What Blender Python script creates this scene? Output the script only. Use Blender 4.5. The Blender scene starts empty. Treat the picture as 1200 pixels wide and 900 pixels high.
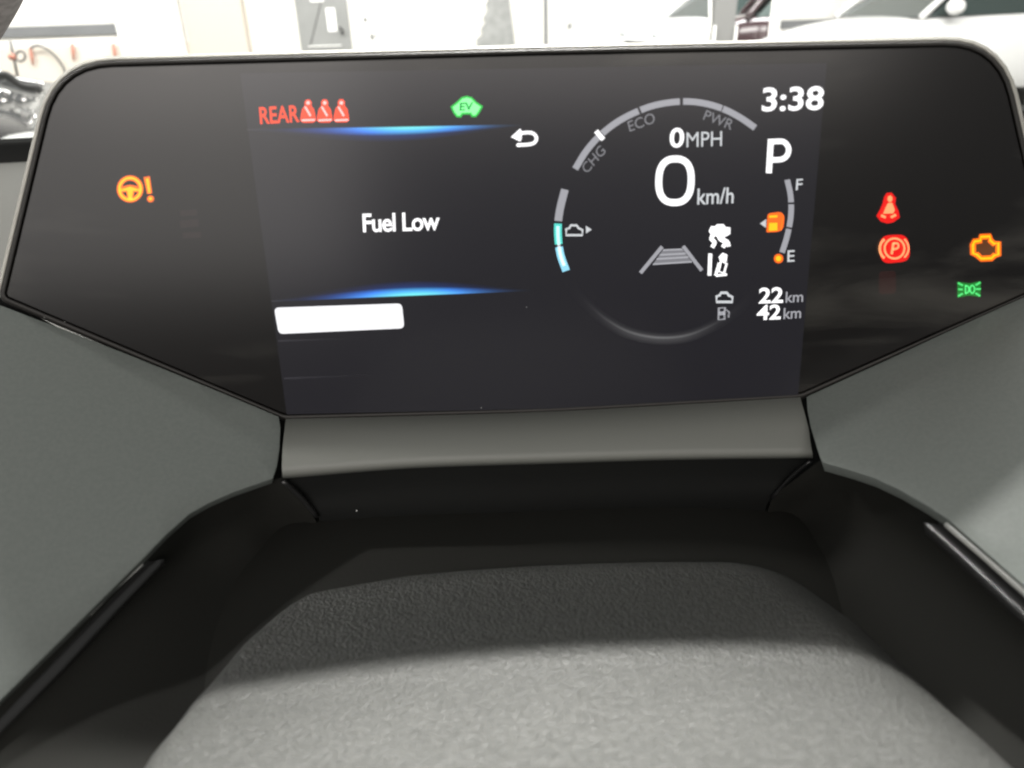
import bpy, bmesh, math, random
from mathutils import Vector as V, Matrix
random.seed(4)
S = bpy.context.scene
COL = S.collection
R = math.radians

# ------------------------------------------------------------------ camera
PW, PH, FPX = 1200.0, 900.0, 873.0
CAM = V((0, 0, 1.15))
PITCH, ROLL = R(26.7), R(1.9)
FWD = V((0, math.cos(PITCH), -math.sin(PITCH)))
U0 = V((0, math.sin(PITCH), math.cos(PITCH)))
RT = V((1, 0, 0)) * math.cos(ROLL) - U0 * math.sin(ROLL)
UP = U0 * math.cos(ROLL) + V((1, 0, 0)) * math.sin(ROLL)
cd = bpy.data.cameras.new('camera')
cam = bpy.data.objects.new('camera', cd); COL.objects.link(cam)
m = Matrix((RT, UP, -FWD)).transposed().to_4x4(); m.translation = CAM
cam.matrix_world = m
cd.sensor_width = 36; cd.lens = FPX / PW * 36
cd.clip_start = 0.01; cd.clip_end = 200
cd.dof.use_dof = True; cd.dof.focus_distance = 0.31; cd.dof.aperture_fstop = 14
cd.dof.aperture_blades = 0
S.camera = cam

# ------------------------------------------------------------------ world + lamps
wd = bpy.data.worlds.new('World'); S.world = wd; wd.use_nodes = True
bg = wd.node_tree.nodes['Background']
bg.inputs[0].default_value = (0.98, 1.0, 0.98, 1); bg.inputs[1].default_value = 0.30
S.view_settings.view_transform = 'Standard'; S.view_settings.look = 'None'
S.view_settings.exposure = 0; S.view_settings.gamma = 1
S.render.film_transparent = False

def lamp(name, kind, loc, target, power, color=(1, 1, 1), **kw):
    d = bpy.data.lights.new(name, kind); d.energy = power; d.color = color
    for k, v in kw.items(): setattr(d, k, v)
    o = bpy.data.objects.new(name, d); COL.objects.link(o)
    o.location = loc
    o.rotation_euler = (V(target) - V(loc)).to_track_quat('-Z', 'Y').to_euler()
    return o
KEY_T = V((0.015, 0.11, CAM.z - 0.13))
lamp('front_spot', 'SPOT', V((0.06, 1.54, CAM.z + 1.89)), V((-0.006, 0.070, CAM.z - 0.118)), 2450, (1, 0.985, 0.96), spot_size=R(4.9), spot_blend=0.95, shadow_soft_size=0.11)
lamp('left_spot', 'SPOT', CAM + V((-1.6, 0.60, 1.25)), V((-0.058, 0.150, CAM.z - 0.14)), 760, (1, 0.985, 0.96), spot_size=R(3.7), spot_blend=1.0, shadow_soft_size=0.13)
lamp('bay_fill', 'AREA', (1.3, 2.4, 3.5), (1.1, 2.0, 0.0), 90, (1, 0.98, 0.93), shape='RECTANGLE', size=2.2, size_y=0.6)  # added lamp, brightens the hood shell and dash top
lamp('workshop_ceiling_light', 'AREA', (-0.5, 4.0, 4.1), (-0.5, 7.0, 0.6), 1150, (1, 0.99, 0.96), shape='RECTANGLE', size=13, size_y=1.6)
lamp('yard_light', 'AREA', (3.5, 11.5, 4.6), (3.5, 13.5, 0.0), 1800, (1, 1, 1), shape='RECTANGLE', size=9, size_y=2)
lamp('left_rear_fill', 'AREA', CAM + V((-1.15, -1.6, 0.42)), CAM + V((-0.10, 0.2, -0.05)), 11.5, (1, 0.955, 0.92), shape='RECTANGLE', size=1.6, size_y=1.0)  # added lamp, gives the cluster window its left-hand reflection
lamp('rear_fill', 'AREA', CAM + V((-0.2, -4.5, 2.05)), CAM + V((0, 0.2, -0.05)), 125, (1, 0.935, 0.88), shape='RECTANGLE', size=5.6, size_y=2.0)  # added lamp behind the camera, lightens the upper cluster window by reflection

# ------------------------------------------------------------------ projection of photo pixels on real planes
def ray(px, py):
    return FWD + RT * ((px - PW / 2) / FPX) + UP * ((PH / 2 - py) / FPX)
def on_plane(px, py, p0, n):
    d = ray(px, py); t = n.dot(p0 - CAM) / n.dot(d)
    return CAM + d * t
def at(px, py, Y):
    d = ray(px, py); return CAM + d * (Y / d.y)
def at_z(px, py, z):
    d = ray(px, py); return CAM + d * (z / d.z)
TILT = R(9)
DN = V((0, -math.cos(TILT), math.sin(TILT)))     # display normal, towards the driver
DU = V((0, math.sin(TILT), math.cos(TILT)))
D0 = CAM + ray(630, 290) * 0.215
def D(px, py, off=0.0):
    return on_plane(px, py, D0 + DN * off, DN)

# ------------------------------------------------------------------ object helpers
def tag(o, label=None, cat=None, group=None, kind=None):
    if label: o['label'] = label
    if cat: o['category'] = cat
    if group: o['group'] = group
    if kind: o['kind'] = kind
    return o
def empty(name, loc=(0, 0, 0), label=None, cat=None, group=None):
    o = bpy.data.objects.new(name, None); COL.objects.link(o)
    o.empty_display_size = 0.02; o.location = loc
    return tag(o, label, cat, group)
def link(name, bm, mat, parent=None, smooth=False, bevel=0, seg=2, recalc=True):
    if recalc: bmesh.ops.recalc_face_normals(bm, faces=bm.faces)
    me = bpy.data.meshes.new(name); bm.to_mesh(me); bm.free()
    o = bpy.data.objects.new(name, me); COL.objects.link(o)
    if mat: me.materials.append(mat)
    if smooth:
        for p in me.polygons: p.use_smooth = True
    if bevel:
        b = o.modifiers.new('bevel', 'BEVEL'); b.width = bevel; b.segments = seg
        b.limit_method = 'ANGLE'; b.angle_limit = R(35); b.harden_normals = False
    if parent is not None:
        o.parent = parent
        w = parent
        off = V((0, 0, 0))
        while w is not None:
            off += V(w.location); w = w.parent
        me.transform(Matrix.Translation(-off))
    return o

def crspline(pts, n):
    pts = [V(p) for p in pts]
    P = [pts[0] * 2 - pts[1]] + pts + [pts[-1] * 2 - pts[-2]]
    segs = len(pts) - 1; out = []
    for i in range(n):
        u = i / (n - 1) * segs; k = min(int(u), segs - 1); t = u - k
        a, b, c, d = P[k:k + 4]
        out.append(0.5 * ((2 * b) + (c - a) * t + (2 * a - 5 * b + 4 * c - d) * t * t + (3 * b - a - 3 * c + d) * t ** 3))
    return out
def grid_bm(rows):
    bm = bmesh.new()
    vs = [[bm.verts.new(p) for p in r] for r in rows]
    for a, b in zip(vs, vs[1:]):
        for i in range(len(a) - 1):
            bm.faces.new((a[i], a[i + 1], b[i + 1], b[i]))
    return bm
def loft(rows, nu=40, nv=None):
    rows = [crspline(r, nu) for r in rows]
    if nv:
        cols = [crspline([r[i] for r in rows], nv) for i in range(nu)]
        rows = [[c[j] for c in cols] for j in range(nv)]
    return grid_bm(rows)
def box_into(bm, a, b, mat=None):
    x0, y0, z0 = a; x1, y1, z1 = b
    v = [bm.verts.new(p) for p in ((x0,y0,z0),(x1,y0,z0),(x1,y1,z0),(x0,y1,z0),(x0,y0,z1),(x1,y0,z1),(x1,y1,z1),(x0,y1,z1))]
    for q in ((0,3,2,1),(4,5,6,7),(0,1,5,4),(1,2,6,5),(2,3,7,6),(3,0,4,7)):
        bm.faces.new([v[i] for i in q])
def box(a, b):
    bm = bmesh.new(); box_into(bm, a, b); return bm
def tube_into(bm, pts, rad, sides=10, closed=False):
    pts = [V(p) for p in pts]; n = len(pts); rings = []
    nrm = None
    for i, p in enumerate(pts):
        if closed: t = (pts[(i + 1) % n] - pts[i - 1]).normalized()
        else: t = (pts[min(i + 1, n - 1)] - pts[max(i - 1, 0)]).normalized()
        if nrm is None:
            nrm = t.orthogonal().normalized()
        nrm = (nrm - t * nrm.dot(t)).normalized(); bn = t.cross(nrm)
        r = rad[i] if isinstance(rad, (list, tuple)) else rad
        rings.append([bm.verts.new(p + (nrm * math.cos(a) + bn * math.sin(a)) * r) for a in [2 * math.pi * k / sides for k in range(sides)]])
    last = n if closed else n - 1
    for i in range(last):
        a, b = rings[i], rings[(i + 1) % n]
        for k in range(sides):
            bm.faces.new((a[k], a[(k + 1) % sides], b[(k + 1) % sides], b[k]))
    if not closed:
        bm.faces.new(rings[0][::-1]); bm.faces.new(rings[-1])
def prism(pts, vec):
    """closed planar outline pts extruded by vec"""
    bm = bmesh.new()
    a = [bm.verts.new(p) for p in pts]; b = [bm.verts.new(V(p) + V(vec)) for p in pts]
    bm.faces.new(a); bm.faces.new(b[::-1])
    n = len(a)
    for i in range(n): bm.faces.new((a[i], b[i], b[(i + 1) % n], a[(i + 1) % n]))
    return bm

# ------------------------------------------------------------------ materials
def mat(name, color, rough=0.5, spec=0.5, metal=0.0, emit=None, estr=0.0, coat=0.0):
    m = bpy.data.materials.new(name); m.use_nodes = True
    b = m.node_tree.nodes['Principled BSDF']
    b.inputs['Base Color'].default_value = (*color, 1); b.inputs['Roughness'].default_value = rough
    b.inputs['Specular IOR Level'].default_value = spec; b.inputs['Metallic'].default_value = metal
    b.inputs['Coat Weight'].default_value = coat
    if emit:
        b.inputs['Emission Color'].default_value = (*emit, 1); b.inputs['Emission Strength'].default_value = estr
    return m
def N(m, t, **kw):
    n = m.node_tree.nodes.new(t)
    for k, v in kw.items(): setattr(n, k, v)
    return n
def bsdf(m): return m.node_tree.nodes['Principled BSDF']
def L(m, a, b): m.node_tree.links.new(a, b)
def coords(m):
    return N(m, 'ShaderNodeTexCoord').outputs['Object']
def add_noise_bump(m, scale, strength, dist, detail=3, kind='noise', extra=None):
    co = coords(m); bp = N(m, 'ShaderNodeBump')
    bp.inputs['Strength'].default_value = strength; bp.inputs['Distance'].default_value = dist
    if kind == 'noise':
        t = N(m, 'ShaderNodeTexNoise'); t.inputs['Scale'].default_value = scale; t.inputs['Detail'].default_value = detail
        L(m, co, t.inputs['Vector']); h = t.outputs['Fac']
    else:
        w = N(m, 'ShaderNodeTexNoise'); w.inputs['Scale'].default_value = scale * 0.7; L(m, co, w.inputs['Vector'])
        ad = N(m, 'ShaderNodeMixRGB', blend_type='LINEAR_LIGHT'); ad.inputs[0].default_value = 0.0009
        L(m, co, ad.inputs[1]); L(m, w.outputs['Color'], ad.inputs[2])
        t = N(m, 'ShaderNodeTexVoronoi', feature='SMOOTH_F1'); t.inputs['Scale'].default_value = scale
        t.inputs['Smoothness'].default_value = 0.5
        L(m, ad.outputs[0], t.inputs['Vector'])
        t2 = N(m, 'ShaderNodeTexNoise'); t2.inputs['Scale'].default_value = scale * 0.35; t2.inputs['Detail'].default_value = 4
        L(m, co, t2.inputs['Vector'])
        s = N(m, 'ShaderNodeMath', operation='SUBTRACT'); L(m, t2.outputs['Fac'], s.inputs[0]); L(m, t.outputs['Distance'], s.inputs[1])
        h = s.outputs[0]
    L(m, h, bp.inputs['Height']); L(m, bp.outputs[0], bsdf(m).inputs['Normal'])
    return h
def vary_color(m, c0, c1, scale, detail=4, lo=0.35, hi=0.65, stretch=None):
    co = coords(m)
    if stretch:
        mp = N(m, 'ShaderNodeMapping'); mp.inputs['Scale'].default_value = stretch; L(m, co, mp.inputs[0]); co = mp.outputs[0]
    t = N(m, 'ShaderNodeTexNoise'); t.inputs['Scale'].default_value = scale; t.inputs['Detail'].default_value = detail
    L(m, co, t.inputs['Vector'])
    r = N(m, 'ShaderNodeValToRGB'); r.color_ramp.elements[0].position = lo; r.color_ramp.elements[1].position = hi
    r.color_ramp.elements[0].color = (*c0, 1); r.color_ramp.elements[1].color = (*c1, 1)
    L(m, t.outputs['Fac'], r.inputs[0]); L(m, r.outputs[0], bsdf(m).inputs['Base Color'])
    return t

M = {}
# smoked glossy cluster window with a faint film of dust and wipe smears
M['lens'] = mat('smoked_window', (0.006, 0.006, 0.006), 0.21, 0.45)
def lens_dust(m):
    co = coords(m)
    a = N(m, 'ShaderNodeTexNoise'); a.inputs['Scale'].default_value = 11; a.inputs['Detail'].default_value = 3; L(m, co, a.inputs['Vector'])
    mp = N(m, 'ShaderNodeMapping'); mp.inputs['Rotation'].default_value = (0, R(-14), 0); mp.inputs['Scale'].default_value = (16, 1, 75); L(m, co, mp.inputs[0])
    b = N(m, 'ShaderNodeTexNoise'); b.inputs['Scale'].default_value = 1; b.inputs['Detail'].default_value = 6; b.inputs['Distortion'].default_value = 0.6; L(m, mp.outputs[0], b.inputs['Vector'])
    mu = N(m, 'ShaderNodeMath', operation='MULTIPLY'); L(m, a.outputs['Fac'], mu.inputs[0]); L(m, b.outputs['Fac'], mu.inputs[1])
    r = N(m, 'ShaderNodeValToRGB'); e = r.color_ramp.elements; e[0].position = 0.25; e[0].color = (0.0034, 0.0024, 0.0022, 1); e[1].position = 0.41; e[1].color = (0.040, 0.038, 0.034, 1)
    L(m, mu.outputs[0], r.inputs[0]); L(m, r.outputs[0], bsdf(m).inputs['Base Color'])
lens_dust(M['lens'])
M['display'] = mat('lcd_panel', (0.004, 0.0035, 0.004), 0.21, 0.45, emit=(0.74, 0.70, 1.0), estr=0.0125)
M['rim'] = mat('black_rim_plastic', (0.03, 0.028, 0.026), 0.6, 0.4)
add_noise_bump(M['rim'], 1800, 0.2, 0.0001)
M['panel'] = mat('grey_grained_plastic', (0.135, 0.142, 0.130), 0.52, 0.4)
vary_color(M['panel'], (0.134, 0.148, 0.138), (0.148, 0.163, 0.152), 900, 5)
add_noise_bump(M['panel'], 2600, 0.25, 0.00012)
M['strip'] = mat('light_grey_plastic', (0.165, 0.17, 0.155), 0.5, 0.45)
add_noise_bump(M['strip'], 2600, 0.2, 0.0001)
M['hood'] = mat('brightened_hood_plastic', (0.42, 0.41, 0.37), 0.5, 0.4)  # dash grey made lighter, windscreen light put into the colour
M['black'] = mat('matte_black_plastic', (0.011, 0.0115, 0.011), 0.6, 0.2)
add_noise_bump(M['black'], 1500, 0.25, 0.0001)
M['sheet'] = mat('black_gaiter_cloth', (0.0165, 0.0165, 0.0145), 0.75, 0.15)
add_noise_bump(M['sheet'], 1400, 0.4, 0.00015)
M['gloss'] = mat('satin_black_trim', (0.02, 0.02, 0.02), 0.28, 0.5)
M['leather'] = mat('grained_cover_plastic', (0.05, 0.05, 0.048), 0.52, 0.5)
vary_color(M['leather'], (0.047, 0.048, 0.045), (0.064, 0.065, 0.061), 500, 4)
add_noise_bump(M['leather'], 1080, 0.8, 0.0005, kind='grain')
M['dashtop'] = mat('dash_top_plastic', (0.30, 0.30, 0.285), 0.6, 0.4)
add_noise_bump(M['dashtop'], 900, 0.4, 0.0003)
M['dust'] = mat('dust', (0.6, 0.6, 0.58), 0.9, 0.1)
M['fabric'] = mat('grey_headliner_cloth', (0.28, 0.27, 0.27), 0.9, 0.1)
vary_color(M['fabric'], (0.42, 0.39, 0.39), (0.62, 0.58, 0.58), 160, 5)
M['wall'] = mat('white_wall_paint', (0.80, 0.79, 0.75), 0.7, 0.2); vary_color(M['wall'], (0.77, 0.75, 0.70), (0.82, 0.81, 0.78), 1.3)
M['cream'] = mat('cream_wall_paint', (0.52, 0.475, 0.42), 0.7, 0.2)
M['band'] = mat('grey_band_paint', (0.2, 0.205, 0.21), 0.6, 0.3); vary_color(M['band'], (0.17, 0.175, 0.18), (0.19, 0.195, 0.20), 3)
M['floor'] = mat('workshop_floor', (0.4, 0.4, 0.38), 0.35, 0.5); vary_color(M['floor'], (0.33, 0.33, 0.32), (0.45, 0.45, 0.43), 2)
M['doorgrey'] = mat('door_grey', (0.24, 0.25, 0.25), 0.5, 0.4); vary_color(M['doorgrey'], (0.22, 0.225, 0.22), (0.25, 0.255, 0.25), 4)
M['white'] = mat('white_paper', (0.82, 0.82, 0.80), 0.6, 0.2)
M['post'] = mat('grey_steel_post', (0.19, 0.19, 0.186), 0.5, 0.4)
M['sheetgrey'] = mat('pale_grey_ragged', (0.36, 0.37, 0.36), 0.5, 0.3); vary_color(M['sheetgrey'], (0.23, 0.235, 0.23), (0.29, 0.295, 0.29), 14)
M['cable'] = mat('black_cable', (0.10, 0.10, 0.10), 0.5, 0.4)
M['redclip'] = mat('faded_red_plastic', (0.50, 0.22, 0.16), 0.5, 0.4)
M['tyre'] = mat('tyre_rubber', (0.03, 0.03, 0.03), 0.8, 0.2)
M['alloy'] = mat('alloy', (0.6, 0.6, 0.6), 0.3, 0.5, metal=0.9)
M['carglass'] = mat('car_glass', (0.035, 0.05, 0.047), 0.05, 0.6)
M['cartrim'] = mat('car_trim', (0.05, 0.05, 0.05), 0.4, 0.4)
M['headlight'] = mat('headlight_lens', (0.5, 0.52, 0.52), 0.08, 0.6)
M['paint_white'] = mat('white_car_paint', (0.8, 0.8, 0.79), 0.25, 0.5, coat=0.6)
M['paint_red'] = mat('dark_red_car_paint', (0.025, 0.010, 0.012), 0.22, 0.5, coat=0.8)
M['paint_black'] = mat('black_car_paint', (0.02, 0.02, 0.022), 0.22, 0.45)
# thin clear glass of the windscreen
g = bpy.data.materials.new('windscreen_glass'); g.use_nodes = True; nt = g.node_tree; nt.nodes.clear()
o_ = nt.nodes.new('ShaderNodeOutputMaterial'); mx = nt.nodes.new('ShaderNodeMixShader'); fr = nt.nodes.new('ShaderNodeValue'); fr.outputs[0].default_value = 0.06
tr = nt.nodes.new('ShaderNodeBsdfTransparent'); tr.inputs[0].default_value = (0.95, 0.95, 0.935, 1); gl = nt.nodes.new('ShaderNodeBsdfGlossy'); gl.inputs['Roughness'].default_value = 0.03
nt.links.new(fr.outputs[0], mx.inputs[0]); nt.links.new(tr.outputs[0], mx.inputs[1]); nt.links.new(gl.outputs[0], mx.inputs[2]); nt.links.new(mx.outputs[0], o_.inputs[0])
M['glass'] = g
def light_mat(name, color=None, strength=1.0):
    """lit pixels of a display or lit telltale: light added over the window's own gloss"""
    m = bpy.data.materials.new(name); m.use_nodes = True; nt = m.node_tree; nt.nodes.clear()
    o = nt.nodes.new('ShaderNodeOutputMaterial'); a = nt.nodes.new('ShaderNodeAddShader')
    t = nt.nodes.new('ShaderNodeBsdfTransparent'); e = nt.nodes.new('ShaderNodeEmission'); e.inputs[1].default_value = strength
    if color: e.inputs[0].default_value = (*color, 1)
    else:
        at_ = nt.nodes.new('ShaderNodeVertexColor'); at_.layer_name = 'Col'; nt.links.new(at_.outputs[0], e.inputs[0])
    nt.links.new(t.outputs[0], a.inputs[0]); nt.links.new(e.outputs[0], a.inputs[1]); nt.links.new(a.outputs[0], o.inputs[0])
    return m
M['L_white'] = light_mat('lit_white', (1.0, 0.99, 1.0), 1.25)
M['L_grey'] = light_mat('lit_grey', (0.40, 0.40, 0.43), 0.9)
M['L_soft'] = light_mat('lit_soft_grey', (0.66, 0.68, 0.70), 0.95)
M['L_dim'] = light_mat('lit_dim_grey', (0.21, 0.21, 0.225), 1.0)
M['L_col'] = light_mat('lit_graded', None, 1.0)
M['L_redo'] = light_mat('lit_orange_red', (1.0, 0.05, 0.0), 1.2)
M['L_red'] = light_mat('lit_red', (0.9, 0.006, 0.004), 1.0)
M['L_redcore'] = light_mat('lit_red_core', (1.0, 0.40, 0.16), 1.1)
M['L_amber'] = light_mat('lit_amber', (1.0, 0.15, 0.0), 1.1)
M['L_ambercore'] = light_mat('lit_amber_core', (1.0, 0.42, 0.0), 1.15)
M['L_green'] = light_mat('lit_green', (0.01, 0.62, 0.06), 1.0)
M['L_greencore'] = light_mat('lit_green_core', (0.12, 0.9, 0.25), 0.75)
M['L_greenpale'] = light_mat('lit_pale_green', (0.36, 0.95, 0.42), 0.85)
M['L_cyan'] = light_mat('lit_cyan', (0.10, 0.75, 0.65), 1.0)
M['L_sky'] = light_mat('lit_sky_blue', (0.30, 0.72, 0.92), 1.05)
M['L_ghost'] = light_mat('unlit_red_icon', (0.014, 0.001, 0.001), 1.0)
M['L_ghostgrey'] = light_mat('unlit_grey_icon', (0.010, 0.005, 0.005), 1.0)

# ================================================================== LARGE STRUCTURE: workshop
Z0 = 0.0
tag(link('floor', box((-40, -40, -0.1), (40, 40, 0)), M['floor']), kind='structure')
YW = 8.0
def xw(px, Y=YW): return at(px, 30, Y).x
def zw(px, py, Y=YW): return at(px, py, Y).z
# left run of wall
wl = tag(link('wall', box((-14, YW, 0), (xw(652), YW + 0.25, 4.2)), M['wall']), kind='structure')
def wall_piece(name, x0, y0, x1, y1, depth, mt, parent, Y=YW, back=0.0):
    a = at(x0, y1, Y); b = at(x1, y0, Y)
    return link(name, box((a.x, Y - depth, a.z), (b.x, Y - back if back else Y - 0.003, b.z)), mt, parent, bevel=0.006)
wall_piece('band', -60, 27, 149, 46.5, 0.03, M['band'], wl)
wall_piece('band', 157, 26, 180, 45.5, 0.03, M['band'], wl)
wall_piece('batten', 149.5, -40, 156.5, 80, 0.045, M['white'], wl)
wall_piece('pilaster', 240, -60, 276, 110, 0.14, M['cream'], wl)
M['dado'] = mat('dado_paint', (0.66, 0.61, 0.54), 0.7, 0.2)
wall_piece('dado', -60, 48.5, 238, 130, 0.02, M['dado'], wl)
wall_piece('batten', 190, -60, 196, 110, 0.05, M['white'], wl)
wall_piece('batten', 638, -60, 641, 110, 0.03, M['band'], wl)
# right run of wall, nearer, hiding the car beyond the opening
YR = 10.5
wr = tag(link('wall', box((xw(909, YR), YR, 0), (14, YR + 0.25, 4.2)), M['wall']), kind='structure')
wall_piece('band', 914, 17, 1135, 34, 0.03, M['band'], wr, YR)
wall_piece('batten', 908, -40, 913, 70, 0.06, M['white'], wr, YR)
wall_piece('pilaster', 1164, -60, 1178, 130, 0.12, M['cream'], wr, YR)
wall_piece('batten', 1182, -60, 1189, 130, 0.10, M['band'], wr, YR)
# far wall beyond the opening
tag(link('wall', box((-6, 20, 0), (18, 20.3, 5)), M['wall']), kind='structure')

# ================================================================== CLUSTER
def offset_px(pts, d):
    """offset a 2-D outline (pixels) outwards by d"""
    n = len(pts); area = sum(pts[i][0] * pts[(i + 1) % n][1] - pts[(i + 1) % n][0] * pts[i][1] for i in range(n))
    sg = 1 if area > 0 else -1; out = []
    for i in range(n):
        a, b, c = V(pts[i - 1]), V(pts[i]), V(pts[(i + 1) % n])
        t1 = (b - a).normalized(); t2 = (c - b).normalized()
        n1 = V((t1.y, -t1.x)) * sg; n2 = V((t2.y, -t2.x)) * sg
        nn = (n1 + n2).normalized(); k = d / max(0.45, nn.dot(n1))
        p = b + nn * k; out.append((p.x, p.y))
    return out
def round_outline(pts, steps=7):
    """pts: (x, y, r) corners -> rounded outline"""
    out = []; n = len(pts)
    for i in range(n):
        a, b, c = V(pts[i - 1][:2]), V(pts[i][:2]), V(pts[(i + 1) % n][:2]); r = pts[i][2]
        if r <= 0: out.append((b.x, b.y)); continue
        p = b + (a - b).normalized() * r; q = b + (c - b).normalized() * r
        for k in range(steps + 1):
            t = k / steps; v = p * (1 - t) ** 2 + b * 2 * t * (1 - t) + q * t * t; out.append((v.x, v.y))
    return out
cluster = empty('instrument_cluster', D(632, 480), 'wide black glossy instrument cluster with a lit display above the grey dashboard trim', 'instrument cluster')
LENS = round_outline([(70, 79, 62), (620, 64, 0), (1168, 53, 62), (1232, 330, 0), (938, 461, 5), (640, 478, 60), (334, 486, 5), (6, 347, 6)])
LENS = [(x, y) for x, y in LENS]
front = [D(x, y) for x, y in LENS]
link('lens', prism(front, -DN * 0.0018), M['lens'], cluster, bevel=0.0004, seg=2)
# rim: lofted rings round the window, then the body running forward under the windscreen
def ring(off, dep): return [D(x, y, dep) for x, y in offset_px(LENS, off)]
rings = [ring(0.2, -0.0007), ring(0.9, -0.0001), ring(2.4, 0.0003), ring(4.4, 0.0002), ring(6.0, -0.0006), ring(7.2, -0.0020), ring(7.6, -0.006)]
rings.append([p - DN * 0.055 + V((0, 0, -0.004)) for p in rings[-1]])
bm = bmesh.new(); vs = [[bm.verts.new(p) for p in r] for r in rings]; n = len(LENS)
for a, b in zip(vs, vs[1:]):
    for i in range(n): bm.faces.new((a[i], a[(i + 1) % n], b[(i + 1) % n], b[i]))
bm.faces.new(vs[-1])
link('housing', bm, M['rim'], cluster, smooth=True)
rings = [ring(6.4, -0.0016), ring(7.4, -0.0008), ring(9.2, -0.0014), ring(10.8, -0.0036), ring(11.6, -0.008)]
rings.append([p - DN * 0.06 + V((0, 0, -0.002)) for p in rings[-1]])
NL = [i for i, (x, y) in enumerate(LENS)]
bm = bmesh.new(); vs = [[bm.verts.new(p) for p in r] for r in rings]
keep = [i for i in range(n) if LENS[i][1] < 345 and LENS[(i + 1) % n][1] < 345]
for a, b in zip(vs, vs[1:]):
    for i in keep: bm.faces.new((a[i], a[(i + 1) % n], b[(i + 1) % n], b[i]))
bmesh.ops.delete(bm, geom=[v for v in bm.verts if not v.link_faces], context='VERTS')
link('hood_shell', bm, M['hood'], cluster, smooth=True)
DISP = [(281.5, 86), (969, 74), (935.2, 462.5), (640, 479), (336, 485.6)]
bm = prism([D(x, y, 0.00012) for x, y in DISP], -DN * 0.0001)
display = link('display', bm, M['display'], cluster)

class Flat:
    """flat lit shapes laid out on the window's plane"""
    def __init__(s, off=0.0003): s.bm = bmesh.new(); s.cl = s.bm.loops.layers.color.new('Col'); s.off = off
    def face(s, pts, cols=None):
        f = s.bm.faces.new([s.bm.verts.new(D(x, y, s.off)) for x, y in pts])
        for i, l in enumerate(f.loops): l[s.cl] = (*(cols[i] if cols else (1, 1, 1)), 1)
        return s
    def stroke(s, pts, w, closed=False, caps=True, cols=None):
        pts = [V(p) for p in pts]; n = len(pts); A = []; B = []
        for i in range(n):
            if closed: t = (pts[(i + 1) % n] - pts[i - 1])
            else: t = pts[min(i + 1, n - 1)] - pts[max(i - 1, 0)]
            t.normalize(); nn = V((-t.y, t.x)); ww = (w[i] if isinstance(w, (list, tuple)) else w) / 2
            A.append(pts[i] + nn * ww); B.append(pts[i] - nn * ww)
        for i in range(n if closed else n - 1):
            j = (i + 1) % n
            c = [cols[i], cols[j], cols[j], cols[i]] if cols else None
            s.face([A[i], A[j], B[j], B[i]], c)
        return s
    def disc(s, cx, cy, r, ry=None, k=16):
        ry = ry or r
        return s.face([(cx + r * math.cos(2 * math.pi * i / k), cy + ry * math.sin(2 * math.pi * i / k)) for i in range(k)])
    def ring(s, cx, cy, r, w, ry=None, k=28, a0=0, a1=360):
        ry = ry or r
        full = (a1 - a0) >= 360; m_ = k if full else k + 1
        p = [(cx + r * math.cos(R(a0 + (a1 - a0) * i / k)), cy + ry * math.sin(R(a0 + (a1 - a0) * i / k))) for i in range(m_)]
        return s.stroke(p, w, closed=full)
    def done(s, name, m, parent, label=None):
        for f in s.bm.faces: 
            f.normal_update()
            if f.normal.dot(DN) < 0: f.normal_flip()
        o = link(name, s.bm, m, parent, recalc=False)
        if label: o['label'] = label
        return o
def cr2(pts, n):
    return [(p.x, p.y) for p in crspline([V((*p, 0)) for p in pts], n)]
def text(name, s, bl, br, tl, m, parent, bold=0.0, off=0.0003, space=1.0):
    cu = bpy.data.curves.new(name, 'FONT'); cu.body = s; cu.offset = bold; cu.resolution_u = 4; cu.space_character = space
    o = bpy.data.objects.new(name, cu); COL.objects.link(o)
    bpy.context.view_layer.update()
    me = bpy.data.meshes.new_from_object(o.evaluated_get(bpy.context.evaluated_depsgraph_get()))
    bpy.data.objects.remove(o); bpy.data.curves.remove(cu)
    xs = [v.co.x for v in me.vertices]; ys = [v.co.y for v in me.vertices]
    x0, x1, y0, y1 = min(xs), max(xs), min(ys), max(ys)
    O = D(*bl, off); ex = D(*br, off) - O; ey = D(*tl, off) - O
    bm = bmesh.new(); bm.from_mesh(me); bpy.data.meshes.remove(me)
    for v in bm.verts:
        v.co = O + ex * ((v.co.x - x0) / (x1 - x0)) + ey * ((v.co.y - y0) / (y1 - y0))
    for f in bm.faces:
        f.normal_update()
        if f.normal.dot(DN) < 0: f.normal_flip()
    return link(name, bm, m, parent, recalc=False)

dp = display
# --- left half of the screen
text('rear_text', 'REAR', (305, 145.5), (351, 143), (303.5, 125.5), M['L_redo'], dp, 0.016)
def belt_icon(name, cx, cy, s, mo, mi, parent, label=None):
    """seated figure with a belt across; s = half height"""
    P = lambda pts: [(cx + x * s, cy + y * s) for x, y in pts]
    f = Flat(0.0003)
    f.face(P([(-0.16, -0.95), (0.16, -0.95), (0.30, -0.72), (0.28, -0.42), (0.50, -0.15), (0.62, 0.45), (0.66, 0.80), (0.42, 0.98), (-0.42, 0.98), (-0.66, 0.80), (-0.62, 0.45), (-0.50, -0.15), (-0.28, -0.42), (-0.30, -0.72)]))
    o = f.done(name, mo, parent, label)
    c = Flat(0.0006); c.disc(cx + .03 * s, cy - 0.66 * s, 0.17 * s, 0.2 * s, 12)
    c.face(P([(-0.12, -0.42), (0.16, -0.42), (0.32, 0.0), (0.34, 0.30), (-0.28, 0.30), (-0.24, -0.1)]))
    c.face(P([(-0.46, 0.44), (-0.12, 0.40), (-0.2, 0.62), (-0.5, 0.66)])); c.face(P([(0.16, 0.40), (0.46, 0.46), (0.5, 0.66), (0.22, 0.62)]))
    return o, c
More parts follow.
